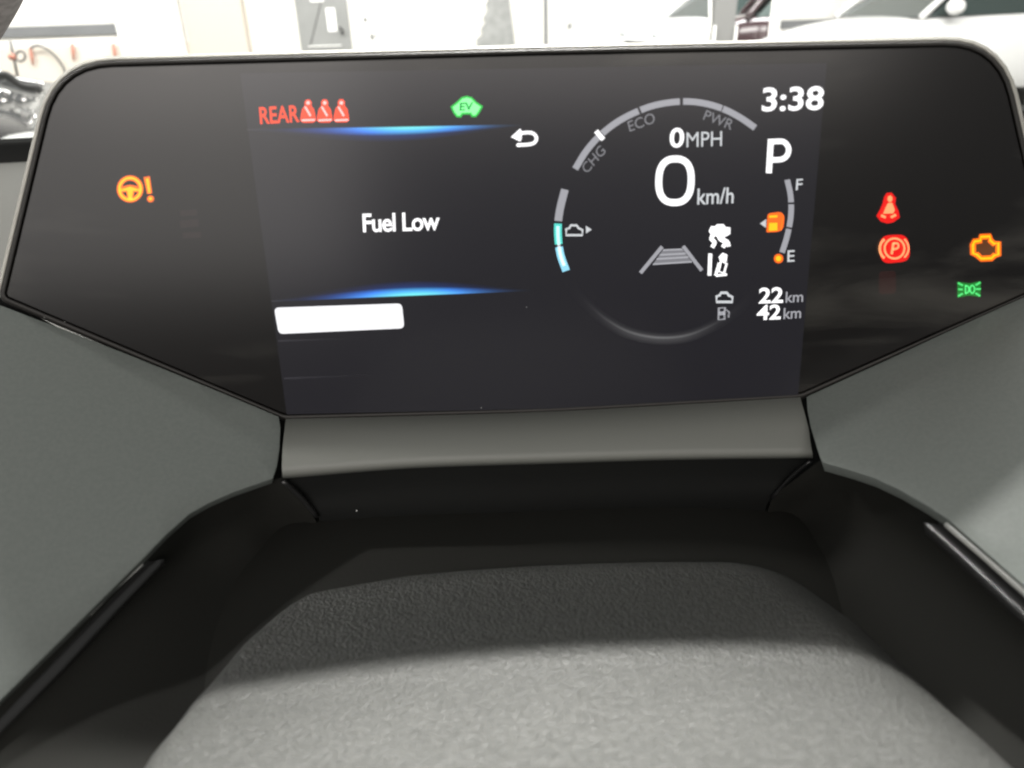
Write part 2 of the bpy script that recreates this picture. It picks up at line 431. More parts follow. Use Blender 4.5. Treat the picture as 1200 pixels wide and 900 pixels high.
for cx in (361, 380.5, 400):
    o, c = belt_icon('rear_belt_icon', cx, 130 - (cx - 361) * 0.01, 14.0, M['L_redo'], None, dp)
    c.bm.free()
    f = Flat(0.0006); f.stroke([(cx - 3.5, 125), (cx + 3, 136)], 2.2); f.disc(cx, 120.5, 2.2, k=10); f.stroke([(cx - 7.5, 141), (cx + 8, 140.4)], 2.0)
    f.done('belt_mark', M['L_soft'], dp)
# EV car
ev = [(528, 125), (535, 119.5), (541, 113.8), (547, 112.3), (553, 113.8), (558.5, 119.5), (566, 124.5), (562, 132), (558, 137.2), (552.5, 137), (551, 134), (542, 134.3), (540.5, 137.6), (535, 137.4), (531, 132)]
f = Flat(0.0003); f.face(ev); f.done('ev_car_icon', M['L_green'], dp)
f = Flat(0.0005); f.face(offset_px(ev, -2.2)); f.done('ev_car_fill', M['L_greenpale'], dp)
text('ev_text', 'EV', (538.5, 129.8), (554, 128.8), (539, 120.6), mat('ev_letter', (0.01, 0.12, 0.03), 0.4, 0.2, emit=(0.02, 0.5, 0.1), estr=0.5), dp, 0.022, 0.0007)
# back arrow
f = Flat(); f.face([(598.5, 160.6), (609.5, 150.6), (611.5, 153.5), (611.3, 163.0), (609.6, 166.0)])
f.stroke(cr2([(608, 156.9), (616, 155.4), (624, 156.0), (628.6, 161.0), (626.6, 166.8), (620, 169.2), (607, 170.0)], 22), 4.2); f.disc(607, 170.0, 2.1, k=10)
f.done('back_arrow', M['L_white'], dp)
text('message_text', 'Fuel Low', (425.5, 272.5), (515.5, 270), (424.5, 250.5), M['L_white'], dp, 0.02, space=0.93)
# blue light bars: a bright core that fades to the ends and to one side
def bar(name, p0, p1, bulge, core):
    f = Flat(); n = 40; w_ = V(p1) - V(p0); rows = []
    for i in range(n + 1):
        t = i / n; e = math.sin(math.pi * min(1, t * 1.0)) ** 1.1; cx = V(p0) + w_ * t
        cc = math.exp(-((t - core) / 0.26) ** 2)
        blue = V((0.02, 0.10, 0.50)) * e + V((0.10, 0.42, 0.75)) * cc
        hot = V((0.45, 0.85, 1.0)) * cc + V((0.05, 0.18, 0.6)) * e * 0.8
        if t < 0.10: hot = hot + V((0.20, 0.19, 0.20)) * (1 - t / 0.10)
        rows.append([(cx, V((0, 0, 0))), (cx + V((0, bulge * 0.12 * max(e, 0.5))), hot), (cx + V((0, bulge * 0.30 * e + 0.12 * bulge)), hot * 0.55 + blue * 0.35), (cx + V((0, bulge * 0.62 * e + 0.14 * bulge)), blue * 0.32), (cx + V((0, bulge * e * 1.15 + 0.15 * bulge)), V((0, 0, 0)))])
    for a, b in zip(rows, rows[1:]):
        for k in range(4): f.face([a[k][0], b[k][0], b[k + 1][0], a[k + 1][0]], [tuple(a[k][1]), tuple(b[k][1]), tuple(b[k + 1][1]), tuple(a[k + 1][1])])
    f.done(name, M['L_col'], dp)
bar('light_bar', (289, 151), (612, 145.5), 14, 0.60)
bar('light_bar', (318, 354), (622, 341.5), -14, 0.55)
f = Flat(); f.face(round_outline([(321, 360.5, 6), (471, 355.5, 6), (474, 384.8, 6), (326.5, 391.5, 6)], 5)); f.done('menu_button', light_mat('lit_button', (0.93, 0.93, 0.95), 1.05), dp)
for a, b in (((326, 399.5), (428, 396)), ((333, 443.5), (436, 439.5))):
    f = Flat(); pts = [V(a).lerp(V(b), i / 10) for i in range(11)]
    f.stroke(pts, 2.2, cols=[tuple(V((0.16, 0.155, 0.17)) * (1 - i / 10)) for i in range(11)]); f.done('menu_line', M['L_col'], dp)

# --- gauge on the right half
ARC = [(674, 198), (687, 177), (703, 159), (724, 142.5), (749.5, 129.5), (772, 122.3), (798, 119), (822, 120.5), (846, 127), (867, 137.5), (886, 150.5)]
fine = cr2(ARC, 201)
def arc_piece(i0, i1, w, m, name, parent=dp, pts=fine):
    f = Flat(); f.stroke(pts[i0:i1 + 1:4] if (i1 - i0) % 4 == 0 else pts[i0:i1 + 1:2], w); return f.done(name, m, parent)
for i0, i1 in ((0, 38), (43, 80), (81, 119), (122, 160), (161, 200)):
    arc_piece(i0, i1 - ((i1 - i0) % 2), 7.6, M['L_grey'], 'power_segment')
f = Flat(); f.stroke([(698.5, 153.5), (707, 163.5)], 5.6); f.done('power_needle', M['L_white'], dp)
text('charge_text', 'CHG', (688, 204), (710.5, 178), (680.5, 195.5), M['L_dim'], dp, 0.0)
text('eco_text', 'ECO', (738, 154.5), (768.5, 143.5), (735, 142.5), M['L_dim'], dp, 0.0)
text('power_text', 'PWR', (823.5, 140), (856.5, 152.5), (828, 128.8), M['L_dim'], dp, 0.0)
BAT = cr2([(662, 222), (656.5, 244), (654, 262), (654.2, 280), (657, 299), (663.5, 317.5)], 61)
for i0, i1, k in ((0, 22, 'L_grey'), (24, 40, 'L_cyan'), (42, 60, 'L_sky')):
    f = Flat(); f.stroke(BAT[i0:i1 + 1:2], 9.0); f.done('battery_segment', M[k], dp)
f = Flat(0.0005); f.stroke(BAT[26:58:2], 3.6); f.done('battery_core', M['L_soft'], dp)
CRE = cr2([(668, 322), (677, 340), (692, 357), (712, 374), (738, 388), (770, 394.5), (802, 392.5), (830, 382), (856, 366), (876, 347), (888, 325)], 51)
f = Flat()
for (o0, o1, k0, k1) in ((-5, -1.5, 0, 0.20), (-1.5, 1.5, 0.20, 0.30), (1.5, 7, 0.30, 0.0)):
    pass
def shade(i): 
    t = i / 50; return max(0.0, math.sin(math.pi * t)) ** 2.6
prof = ((-5.0, 0.0), (-1.2, 0.18), (1.2, 0.42), (2.8, 0.25), (10.0, 0.0))
cen = V((775, 262))
for i in range(50):
    a, b = V(CRE[i]), V(CRE[i + 1]); na = (a - cen).normalized(); nb = (b - cen).normalized()
    for (o0, k0), (o1, k1) in zip(prof, prof[1:]):
        f.face([a + na * o0, b + nb * o0, b + nb * o1, a + na * o1], [(k0 * shade(i),) * 3, (k0 * shade(i + 1),) * 3, (k1 * shade(i + 1),) * 3, (k1 * shade(i),) * 3])
f.done('gauge_crescent', M['L_col'], dp)
text('mph_digit', '0', (784.5, 173.5), (801.5, 172.8), (785, 150), M['L_white'], dp, 0.022)
text('mph_text', 'MPH', (804.5, 172.6), (846, 171), (804.5, 155.2), M['L_soft'], dp, 0.0)
f = Flat()
def super_ellipse(cx, cy, rx, ry, e, k=44): 
    return [(cx + rx * abs(math.cos(a)) ** (2 / e) * (1 if math.cos(a) >= 0 else -1) - (0.012 * 0), cy + ry * abs(math.sin(a)) ** (2 / e) * (1 if math.sin(a) >= 0 else -1)) for a in [2 * math.pi * i / k for i in range(k)]]
f.stroke([(x + (211 - y) * 0.025, y) for x, y in super_ellipse(791, 211.8, 19.0, 25.6, 2.5)], 8.2, closed=True); f.done('speed_digit', M['L_white'], dp)
text('speed_unit_text', 'km/h', (817, 240), (859.5, 238.4), (817.6, 220.8), M['L_soft'], dp, 0.012)
text('clock_text', '3:38', (892.5, 131), (964.5, 129), (894, 102.5), M['L_white'], dp, 0.022)
f = Flat(); f.stroke([(901, 203), (903.4, 163)], 7); f.stroke(cr2([(902.8, 166.4), (912, 165.6), (919, 166.5), (924, 173), (923, 181), (917.5, 186.2), (909, 187.3), (902, 187.4)], 24), 6.4); f.done('gear_letter', M['L_white'], dp)
FU = cr2([(922.5, 210.5), (926.3, 228), (927.2, 246), (925.6, 262), (921.8, 279), (916.5, 296)], 41)
for i0, i1 in ((0, 12), (13, 26), (27, 40)):
    f = Flat(); f.stroke(FU[i0:i1 + 1], 6.6); f.done('fuel_segment', M['L_grey'], dp)
f = Flat(0.0005); f.disc(912.4, 303, 5.6); f.done('fuel_level_dot', M['L_amber'], dp); f = Flat(0.0007); f.disc(912.4, 303, 3.2); f.done('fuel_level_dot_core', M['L_ambercore'], dp)
text('full_letter', 'F', (932.5, 223), (940, 222.6), (933.4, 209.8), M['L_soft'], dp, 0.01)
text('empty_letter', 'E', (922.6, 307), (931, 306.5), (923, 293.5), M['L_soft'], dp, 0.01)
f = Flat(); f.face(round_outline([(899.5, 250, 4), (916, 248, 4), (919.5, 254, 3), (918, 268, 4), (913, 271.5, 3), (898, 272.5, 2)], 4)); f.done('fuel_pump_icon', M['L_amber'], dp)
f = Flat(0.0006); f.face([(901.5, 261.5), (911, 261), (911, 270), (901, 270.5)]); f.stroke([(901.6, 254), (911, 253.4)], 2.6); f.done('fuel_pump_core', M['L_ambercore'], dp)
f = Flat(); f.face([(890.5, 262), (898, 256.8), (897.6, 267)]); f.done('filler_side_arrow', M['L_soft'], dp)
# car-with-plug battery icon
def car_outline_icon(name, cx, cy, sx, sy, m, w=2.8):
    f = Flat(); P = [(-1, 0.9), (-1, -0.25), (-0.62, -0.4), (-0.42, -0.95), (0.3, -0.95), (0.55, -0.4), (1, -0.1), (1, 0.9)]
    f.stroke([(cx + x * sx, cy + y * sy) for x, y in P], w, closed=True); return f.done(name, m, dp)
car_outline_icon('battery_car_icon', 673, 270, 9.5, 6.2, M['L_soft'])
f = Flat(); f.face([(686.5, 264.5), (693.5, 269), (686.8, 273.6)]); f.done('battery_arrow', M['L_soft'], dp)
# slipping car
f = Flat(); f.face([(830.5, 271), (833, 265), (838, 265), (840, 262.8), (848, 262.6), (850.5, 266), (856, 266.5), (856, 274), (851.5, 277), (834, 277)])
for x in (835.5, 848):
    f.stroke(cr2([(x, 276), (x - 2, 280), (x + 2, 284), (x - 1, 290)], 10), 5.0)
f.stroke(cr2([(842, 276), (845, 281), (852, 283), (854, 289)], 10), 5.0)
f.done('skid_control_icon', M['L_white'], dp)
# lane assist
f = Flat(); f.stroke([(832.4, 297), (831.4, 323)], 4.6); f.stroke([(843, 308), (838.5, 323)], 3.6)
f.stroke([(845, 306), (851.5, 309), (848.5, 320), (842, 318)], 3.0, closed=True); f.face([(842, 301), (847, 296), (852.5, 298.5), (851.5, 307), (844, 306.5)]); f.stroke([(839, 323), (852, 321.6)], 3.0)
f.done('lane_assist_icon', M['L_white'], dp)
f = Flat(); f.stroke([(776, 289), (750.5, 320)], 4.4); f.done('lane_line', M['L_grey'], dp)
f = Flat(); f.stroke([(800.5, 288.5), (822.5, 317)], 4.4); f.done('lane_line', M['L_grey'], dp)
f = Flat(); f.face([(777.5, 292), (799, 291.2), (811.5, 307.6), (764.5, 310.6)]); f.done('lane_surface', M['L_dim'], dp)
f = Flat(0.0005)
for t in (0.06, 0.36, 0.62, 0.95):
    f.stroke([V((777.5, 292)).lerp(V((764.5, 310.6)), t), V((799, 291.2)).lerp(V((811.5, 307.6)), t)], 1.8)
f.done('lane_stripe', M['L_dim'], dp)
car_outline_icon('range_car_icon', 849, 348.6, 9.2, 5.8, M['L_soft'], 3.2)
f = Flat(); f.stroke([(842.5, 361), (849.5, 360.6), (849, 374), (842, 374.6)], 2.6, closed=True); f.stroke([(843, 367.4), (849, 367)], 4.5); f.stroke([(851, 363), (854.6, 366), (853.6, 372)], 2.0); f.done('range_pump_icon', M['L_grey'], dp)
text('electric_range_text', '22', (889, 355.8), (917.5, 354.8), (889.6, 337.2), M['L_white'], dp, 0.026)
text('range_unit_text', 'km', (920.5, 354.8), (941, 353.8), (921, 342), M['L_grey'], dp, 0.012)
text('fuel_range_text', '42', (886.6, 375.3), (914.8, 374.2), (887.2, 357.6), M['L_white'], dp, 0.026)
text('range_unit_text', 'km', (918, 374), (938.6, 372.8), (918.5, 361), M['L_grey'], dp, 0.012)

# --- telltales on the wings of the window, wider under-shapes paint their glow
def sub(o): return o
f = Flat(0.0003); f.ring(152.4, 221.4, 12.6, 6.2, 12.9); f.face([(140, 221), (146, 217.6), (152.4, 216.4), (159, 217.6), (165, 221), (165, 225.5), (157.6, 225), (155.4, 234), (150, 234), (147.8, 225), (140, 225.5)])
st = f.done('steering_telltale', M['L_amber'], cluster, 'amber steering wheel warning light')
f = Flat(0.0006); f.ring(152.4, 221.4, 12.6, 2.8, 12.9); f.face([(142, 222), (152.4, 218.6), (163, 222), (163, 223.6), (156.2, 223.6), (154.2, 233), (150.8, 233), (148.8, 223.6), (142, 223.6)]); f.done('telltale_core', M['L_ambercore'], st)
f = Flat(0.0003); f.stroke([(171.8, 207), (175.4, 227)], [7.5, 6.0]); f.disc(176.4, 233, 4.2); ex = f.done('exclamation_mark', M['L_amber'], cluster)
f = Flat(0.0006); f.stroke([(172.4, 209), (175.2, 226)], [3.8, 2.6]); f.disc(176.2, 232.8, 2.1); f.done('telltale_core', M['L_ambercore'], ex)
# seat belt
body = [(1039, 226), (1045, 225.6), (1050, 232), (1049, 239), (1053, 247), (1054.5, 255), (1047, 260.5), (1040, 262), (1032, 259.5), (1027, 253), (1031, 246), (1034, 239), (1036, 231)]
f = Flat(0.0003); f.face(body); sb = f.done('seat_belt_telltale', M['L_red'], cluster, 'red seat belt warning light, person shape')
f = Flat(0.0006); f.disc(1043, 233, 2.9, 3.9, 12); f.face([(1040.5, 238), (1045.5, 237.6), (1048.6, 246), (1047, 250), (1035, 250.5), (1038, 243)]); f.stroke([(1032.6, 252.4), (1038, 254.8)], 3.0); f.stroke([(1044, 254.8), (1050, 251.6)], 3.0)
f.done('telltale_core', M['L_redcore'], sb)
# parking brake
f = Flat(0.0003); f.face(round_outline([(1031, 276, 12), (1064, 274.5, 12), (1067.5, 306, 12), (1032, 309.5, 12)], 5)); pb = f.done('parking_brake_telltale', M['L_red'], cluster, 'red parking brake warning light with a circled P')
f = Flat(0.0006); f.ring(1048.3, 291.2, 11.6, 2.4, 11.8); f.ring(1046.5, 291.4, 15.5, 3.0, 14.5, k=12, a0=130, a1=230); f.ring(1049.5, 291, 15.2, 2.2, 14.5, k=12, a0=-48, a1=48)
f.stroke([(1045, 298), (1047, 284.5)], 2.8); f.stroke(cr2([(1047, 285), (1052, 285.4), (1052.8, 289.4), (1050, 291.6), (1046.4, 292)], 12), 2.4); f.done('telltale_core', M['L_redcore'], pb)
# engine
eng = [(1142, 283), (1149, 282), (1149.5, 277.6), (1160, 277), (1160.5, 281.5), (1165, 285.8), (1170, 284.4), (1170, 298.6), (1165.6, 299), (1162, 302.6), (1150, 303.2), (1145, 298.4), (1140.4, 297), (1140.2, 287)]
f = Flat(0.0002); f.face(eng); eg = f.done('telltale_glow', light_mat('lit_dim_amber', (0.10, 0.025, 0.0), 1.0), cluster)  # dim amber glow painted inside the engine outline
f = Flat(0.0003); f.stroke(eng, 7.4, closed=True); en = f.done('engine_telltale', M['L_amber'], cluster, 'amber check engine warning light'); f = Flat(0.0006); f.stroke(eng, 2.8, closed=True); f.done('telltale_core', M['L_ambercore'], en)
# side lights
f = Flat(0.0003); f.face([(1122, 330), (1134, 332), (1137, 332), (1149.5, 329.5), (1149, 348), (1138, 346.5), (1134, 346.5), (1122, 349)]); li = f.done('side_light_telltale', light_mat('lit_deep_green', (0.0, 0.20, 0.018), 1.0), cluster, 'green side lights indicator')
f = Flat(0.0006); f.stroke(cr2([(1131.6, 334.6), (1135, 336.4), (1135.2, 341.6), (1131.6, 344)], 8), 2.0); f.stroke([(1131.4, 334), (1131.4, 344.4)], 1.8)
f.ring(1139.4, 339, 2.7, 2.0, 4.6, k=12)
for a, b in (((1122.6, 331.6), (1128.4, 334.6)), ((1123, 339), (1128.2, 339.2)), ((1122.8, 347), (1128.4, 343.8)), ((1143.4, 334.2), (1149, 330.8)), ((1143.6, 338.8), (1149.4, 338.6)), ((1143.2, 343.4), (1148.6, 347))):
    f.stroke([a, b], 2.2)
f.done('telltale_core', M['L_greencore'], li)
# unlit icons barely showing
f = Flat(0.0002); f.stroke([(211, 250), (231, 249)], 7); f.stroke([(211, 263), (233, 261)], 9); f.stroke([(214, 276), (236, 275)], 7); f.done('unlit_telltale', M['L_ghostgrey'], cluster)
f = Flat(0.0002); f.face(round_outline([(1030, 318, 5), (1050, 317, 5), (1050, 344, 5), (1030, 345, 5)])); f.done('unlit_telltale', M['L_ghost'], cluster)

# ================================================================== DASHBOARD
dash = empty('dashboard', D(632, 560), 'grey grained dashboard trim framing the cluster and a dark column recess', 'dashboard')
# light strip under the display
def row(pxs, Y0, Y1=None):
    Y1 = Y0 if Y1 is None else Y1; n = len(pxs)
    return [at(x, y, Y0 + (Y1 - Y0) * i / (n - 1)) for i, (x, y) in enumerate(pxs)]
r0 = [D(x, y, 0.0006) for x, y in ((334, 491), (480, 487.5), (640, 482.5), (790, 474.5), (940, 465.5))]
r0b = [p + V((0, 0.004, -0.003)) for p in r0]
def trio(ys, Y): return row([(331.5, ys[0]), (480, ys[1]), (640, ys[2]), (790, ys[3]), (949, ys[4])], Y)
rA = trio((524, 515, 509, 504.5, 500.5), 0.1915)
rB = trio((545, 534.5, 529, 525, 523.5), 0.1862)
rC = trio((554, 542.5, 537, 533, 530.5), 0.1850)
rD = trio((561, 549, 543.5, 539, 537), 0.1856)
rE = [p + V((0, 0.004, 0.001)) for p in rD]
# narrow towards the seams: ends follow the curved gaps
for r_, dxl, dxr in ((r0, .0, .0), (rA, -.0006, .0005), (rB, -.0010, .0022), (rC, -.0008, .0030), (rD, -.0006, .0034), (rE, -.0006, .0034)):
    r_[0].x += dxl * 0.5 + 0.0002; r_[-1].x += dxr * 0.45 - 0.0006
link('lower_trim', loft([r0b, r0, rA, rB, rC, rD, rE], 36), M['strip'], dash, smooth=True)

# side panels
def plane3(a, b, c):
    n_ = (b - a).cross(c - a).normalized()
    if n_.dot(CAM - a) < 0: n_ = -n_
    return a, n_
PL = plane3(D(3, 352), D(332, 486), at(0, 838, 0.12))
PR = plane3(D(945, 463), D(1200, 342), at(1200, 690, 0.125))
def panel(pxs, pl, name, cen, amp):
    p0, n_ = pl
    pts = [on_plane(x, y, p0 + n_ * 0.0008, n_) for x, y in pxs]
    bm = prism(pts, -n_ * 0.004)
    c = on_plane(*cen, p0, n_); t1 = n_.orthogonal().normalized(); t2 = n_.cross(t1)
    for t in (t1, t2):
        for k in range(-14, 15):
            bmesh.ops.bisect_plane(bm, geom=bm.verts[:] + bm.edges[:] + bm.faces[:], plane_co=c + t * (k * 0.009), plane_no=t)
    for v in bm.verts:
        d = (v.co - c).length; v.co -= n_ * amp * (d / 0.08) ** 2
    bmesh.ops.recalc_face_normals(bm, faces=bm.faces)
    return link(name, bm, M['panel'], dash, smooth=True, bevel=0.0013, seg=3)
LP = [(-120, 302), (0, 354), (150, 414), (327, 487), (329, 500), (328, 525), (325, 545), (320, 560), (300, 567), (272, 577), (245, 589), (222, 602), (195, 626), (167, 655), (120, 701), (60, 760), (0, 819), (-60, 878), (-150, 960)]
RP = [(945, 464), (1040, 421), (1200, 345), (1330, 280), (1330, 800), (1260, 738), (1200, 684), (1150, 641), (1110, 607), (1085, 591), (1055, 574), (1025, 560), (995, 550), (963, 541), (956, 520), (950, 500), (946, 480)]
panel(LP, PL, 'side_panel', (170, 560), 0.0022)
panel(RP, PR, 'side_panel', (1080, 500), 0.0022)

# recess face below the lip, side walls, trim inserts, black tray
zt = CAM.z
cB = [(372, 604), (470, 601.5), (600, 597.5), (750, 590.5), (903, 582)]
recB = row(cB, 0.1925); recA = [p + V((0, 0.0035, 0.0008)) for p in rD]
recA[0] = at(338, 562, 0.189); recA[-1] = at(946, 539, 0.189)
recM = [(a + b) / 2 + V((0, 0.001, 0)) for a, b in zip(recA, recB)]
recC = [p + V((0, 0.004, -0.012)) for p in recB]
link('recess_face', loft([recA, recM, recB, recC], 36, 16), M['black'], dash, smooth=True)
def pl_pts(pxs, pl, off): return [on_plane(x, y, pl[0] + pl[1] * off, pl[1]) for x, y in pxs]
wa = pl_pts([(330, 560), (300, 566), (262, 580), (222, 602), (167, 655), (80, 740), (0, 819), (-80, 898)], PL, -0.0030)
wb = [at(367, 604, 0.1915)] + [at_z(x, y, -0.150) for x, y in ((345, 625), (318, 655), (280, 700), (220, 775), (140, 870), (60, 965), (-20, 1060))]
wm = []
for i, (a, b) in enumerate(zip(wa, wb)):
    k = 0.0 if i == 0 else min(1, i / 3) * 0.010
    wm.append(a * 0.55 + b * 0.45 + V((-k * 0.8, k * 0.3, -k * 0.4)))
wc = [p + (V((0.0, 0.004, -0.012)), V((0.006, 0.003, -0.012)), V((0.016, 0.003, -0.008)), V((0.028, 0.003, -0.003)))[min(i, 3)] for i, p in enumerate(wb)]
link('recess_wall', loft([wa, wm, wb, wc], 48, 25), M['sheet'], dash, smooth=True)
wa = pl_pts([(960, 540), (993, 549), (1025, 560), (1060, 577), (1110, 608), (1150, 641), (1200, 684), (1300, 772)], PR, -0.0030)
wb = [at(907, 582, 0.1915)] + [at_z(x, y, -0.150) for x, y in ((930, 605), (960, 640), (1000, 690), (1060, 760), (1130, 850), (1210, 950), (1300, 1060))]
wm = []
for i, (a, b) in enumerate(zip(wa, wb)):
    k = 0.0 if i == 0 else min(1, i / 3) * 0.010
    wm.append(a * 0.55 + b * 0.45 + V((k * 0.8, k * 0.3, -k * 0.4)))
wc = [p + (V((0.0, 0.004, -0.012)), V((-0.006, 0.003, -0.012)), V((-0.016, 0.003, -0.008)), V((-0.028, 0.003, -0.003)))[min(i, 3)] for i, p in enumerate(wb)]
link('recess_wall', loft([wa, wm, wb, wc], 48, 25), M['sheet'], dash, smooth=True)
# shade modelled as black tubes: gasket lines where walls meet the recess face
bm = bmesh.new(); tube_into(bm, crspline([at(331, 563, .187), at(352, 582, .1895), at(371, 605, .1915)], 10), 0.0009, 8); link('seam_shadow', bm, M['gloss'], dash, smooth=True)
bm = bmesh.new(); tube_into(bm, crspline([at(950, 540, .187), at(928, 558, .1895), at(905, 583, .1915)], 10), 0.0006, 8); link('seam_shadow', bm, M['gloss'], dash, smooth=True)
# satin inserts along both recess walls
def insert(pa, pb, pl, d0, d1, name):
    a0 = [on_plane(x, y, pl[0] - pl[1] * 0.0045, pl[1]) for x, y in pa]
    a1 = [on_plane(x, y, pl[0] - pl[1] * (0.0030), pl[1]) for x, y in pb]
    mid = [(p * 0.6 + q * 0.4) - pl[1] * 0.0012 for p, q in zip(a0, a1)]
    lip = [q - pl[1] * 0.005 for q in a1]
    bm = loft([a0, mid, a1, lip], 30)
    return link(name, bm, M['gloss'], dash, smooth=True)
insert([(170, 657), (120, 705), (60, 764), (0, 823), (-80, 902)], [(192, 655), (143, 706), (75, 780), (0, 858), (-80, 942)], PL, 0, 0, 'trim_insert')
insert([(1107, 611), (1130, 629), (1160, 654), (1200, 689), (1300, 777)], [(1082, 612), (1118, 645), (1155, 680), (1200, 722), (1300, 816)], PR, 0, 0, 'trim_insert')
# highlight painted as a pale tube: the edge bead of the inserts
def glint(pxs, pl, r, off=-0.0030):
    bm = bmesh.new(); tube_into(bm, crspline(pl_pts(pxs, pl, off), 16), r, 8); return link('edge_glint', bm, M['glint'], dash, smooth=True)
M['glint'] = mat('edge_glint_paint', (0.45, 0.45, 0.43), 0.35, 0.5)
glint([(1110, 614), (1150, 648), (1200, 692), (1300, 780)], PR, 0.0010, -0.0024)
glint([(167, 661), (135, 690), (105, 720)], PL, 0.00045, -0.0030)
# tray under everything
rows = []
for Y in (0.204, 0.190, 0.17, 0.14, 0.10, 0.05, -0.02):
    zz = -0.1425 if Y > 0.18 else -0.1425 - (0.18 - Y) * 0.10
    rows.append([V((x, Y + (0.0 if Y < .19 else (-0.006 * (x / 0.1) ** 2)), zt + zz - max(0, abs(x) - 0.066) * 0.30)) for x in (-0.16, -0.12, -0.08, -0.04, 0.0, 0.04, 0.08, 0.12, 0.16)])
link('column_gaiter', loft(rows, 30, 20), M['sheet'], dash, smooth=True)
# backing that closes the gaps between the mouldings
bk = [D(-40, 330, -0.012), D(334, 486, -0.012), D(940, 462, -0.012), D(1300, 290, -0.012)]
bk2 = [at(-40, 640, 0.175), at(320, 600, 0.205), at(930, 580, 0.205), at(1300, 560, 0.18)]
bk3 = [p + V((0, 0.004, -0.09)) for p in bk2]
link('inner_frame', loft([bk, [(a + b) / 2 + V((0, 0.006, 0)) for a, b in zip(bk, bk2)], bk2, bk3], 24), M['black'], dash, smooth=True)
# dash top running forward to the windscreen
top = box((-0.75, 0.262, zt - 0.16), (0.85, 0.70, zt - 0.108))
link('dash_top', top, M['dashtop'], dash, bevel=0.01, seg=3)
# dust specks lying on trim and gaiter
bm = bmesh.new()
for px, py, Y, r in ((418, 598.5, 0.1905, 0.0003), (890, 676, 0.163, 0.00026)):
    bmesh.ops.create_icosphere(bm, subdivisions=1, radius=r, matrix=Matrix.Translation(at(px, py, Y)))
for px, py in ((52, 372), (76, 377), (617, 360), (564, 478)):
    bmesh.ops.create_icosphere(bm, subdivisions=1, radius=0.00014, matrix=Matrix.Translation(D(px, py, 0.0004)))
o = link('dust', bm, M['dust']); tag(o, 'tiny pale dust specks scattered over the dark trim', 'dust', kind='stuff')

# ================================================================== STEERING COLUMN COVER
zrel = [(0.172, -0.150), (0.1675, -0.1440), (0.163, -0.1420), (0.150, -0.1405), (0.125, -0.1350), (0.105, -0.1265), (0.085, -0.1165), (0.065, -0.1050), (0.045, -0.0930)]
prof = crspline([V((0, y, z)) for y, z in zrel], 60)
LX = [(0.172, -0.052), (0.168, -0.0585), (0.163, -0.0645), (0.156, -0.0700), (0.145, -0.0750), (0.125, -0.0790), (0.105, -0.0780), (0.085, -0.0735), (0.045, -0.063)]
RX = [(0.172, 0.080), (0.165, 0.090), (0.15, 0.0970), (0.125, 0.1010), (0.105, 0.1000), (0.085, 0.0970), (0.045, 0.090)]
def interp(tab, y):
    for (a, va), (b, vb) in zip(tab, tab[1:]):
        if b <= y <= a: return va + (vb - va) * (a - y) / (a - b)
    return tab[-1][1] if y < tab[-1][0] else tab[0][1]
rows = []
for p in prof:
    xl, xr = interp(LX, p.y), interp(RX, p.y); r_ = []
    NX = 80
    for i in range(NX + 1):
        u = i / NX
        x = xl - 0.004 + (xr + 0.008 - xl) * u
        z = p.z + 0.0012 - 0.0048 * ((x - 0.022) / 0.08) ** 2
        eL = max(0, (xl + 0.007 - x)) / 0.007; z -= 0.0045 * eL ** 2.2 if eL < 1.4 else 0.0045 * 1.4 ** 2.2 + 0.01 * (eL - 1.4)
        eR = max(0, (x - (xr - 0.030))) / 0.030; z -= 0.014 * eR ** 2.1
        r_.append(V((x, p.y, zt + z)))
    r_ = [r_[0] + V((0.0015, 0, -0.02))] + r_ + [r_[-1] + V((0.002, 0, -0.012))]
    rows.append(r_)
colc = link('column_cover', grid_bm(rows), M['leather'], None, smooth=True)
tag(colc, 'grained grey plastic steering column cover, brightly lit at its near end', 'column cover')

# ================================================================== WINDSCREEN, PILLAR
ws = empty('windscreen', (0, 0.72, zt - 0.1), 'clear sloping windscreen above the dashboard with a black lower edge', 'windscreen')
gp = []
for t in [i / 12 for i in range(13)]:
    gp.append([V((x, 0.745 - 0.10 * (x / 0.75) ** 2 - 0.80 * t, zt - 0.105 + 0.46 * t)) for x in [-0.75 + 1.6 * k / 24 for k in range(25)]])
link('glass', grid_bm(gp), M['glass'], ws, smooth=True)
bot = [V((x, 0.735 - 0.10 * (x / 0.75) ** 2, zt - 0.118)) for x in [-0.75 + 1.6 * k / 24 for k in range(25)]]
bm = grid_bm([[p + V((0, -0.02, 0.006)) for p in bot], [p + V((0, -0.012, 0.024)) for p in bot], [p + V((0, 0.0, 0.028)) for p in bot], [p + V((0, 0.006, 0.010)) for p in bot]])
link('lower_seal', bm, M['black'], ws, smooth=True)
pil = [at(-62, 66, 0.52), at(-36, 26, 0.50), at(-18, -12, 0.48), at(0, -60, 0.46)]
bm = bmesh.new(); tube_into(bm, crspline(pil, 14), [0.016 + 0.002 * i / 13 for i in range(14)], 16)
tag(link('pillar_trim', bm, M['fabric'], None, smooth=True), 'grey cloth covered pillar trim in the upper left corner by the windscreen', 'pillar trim')

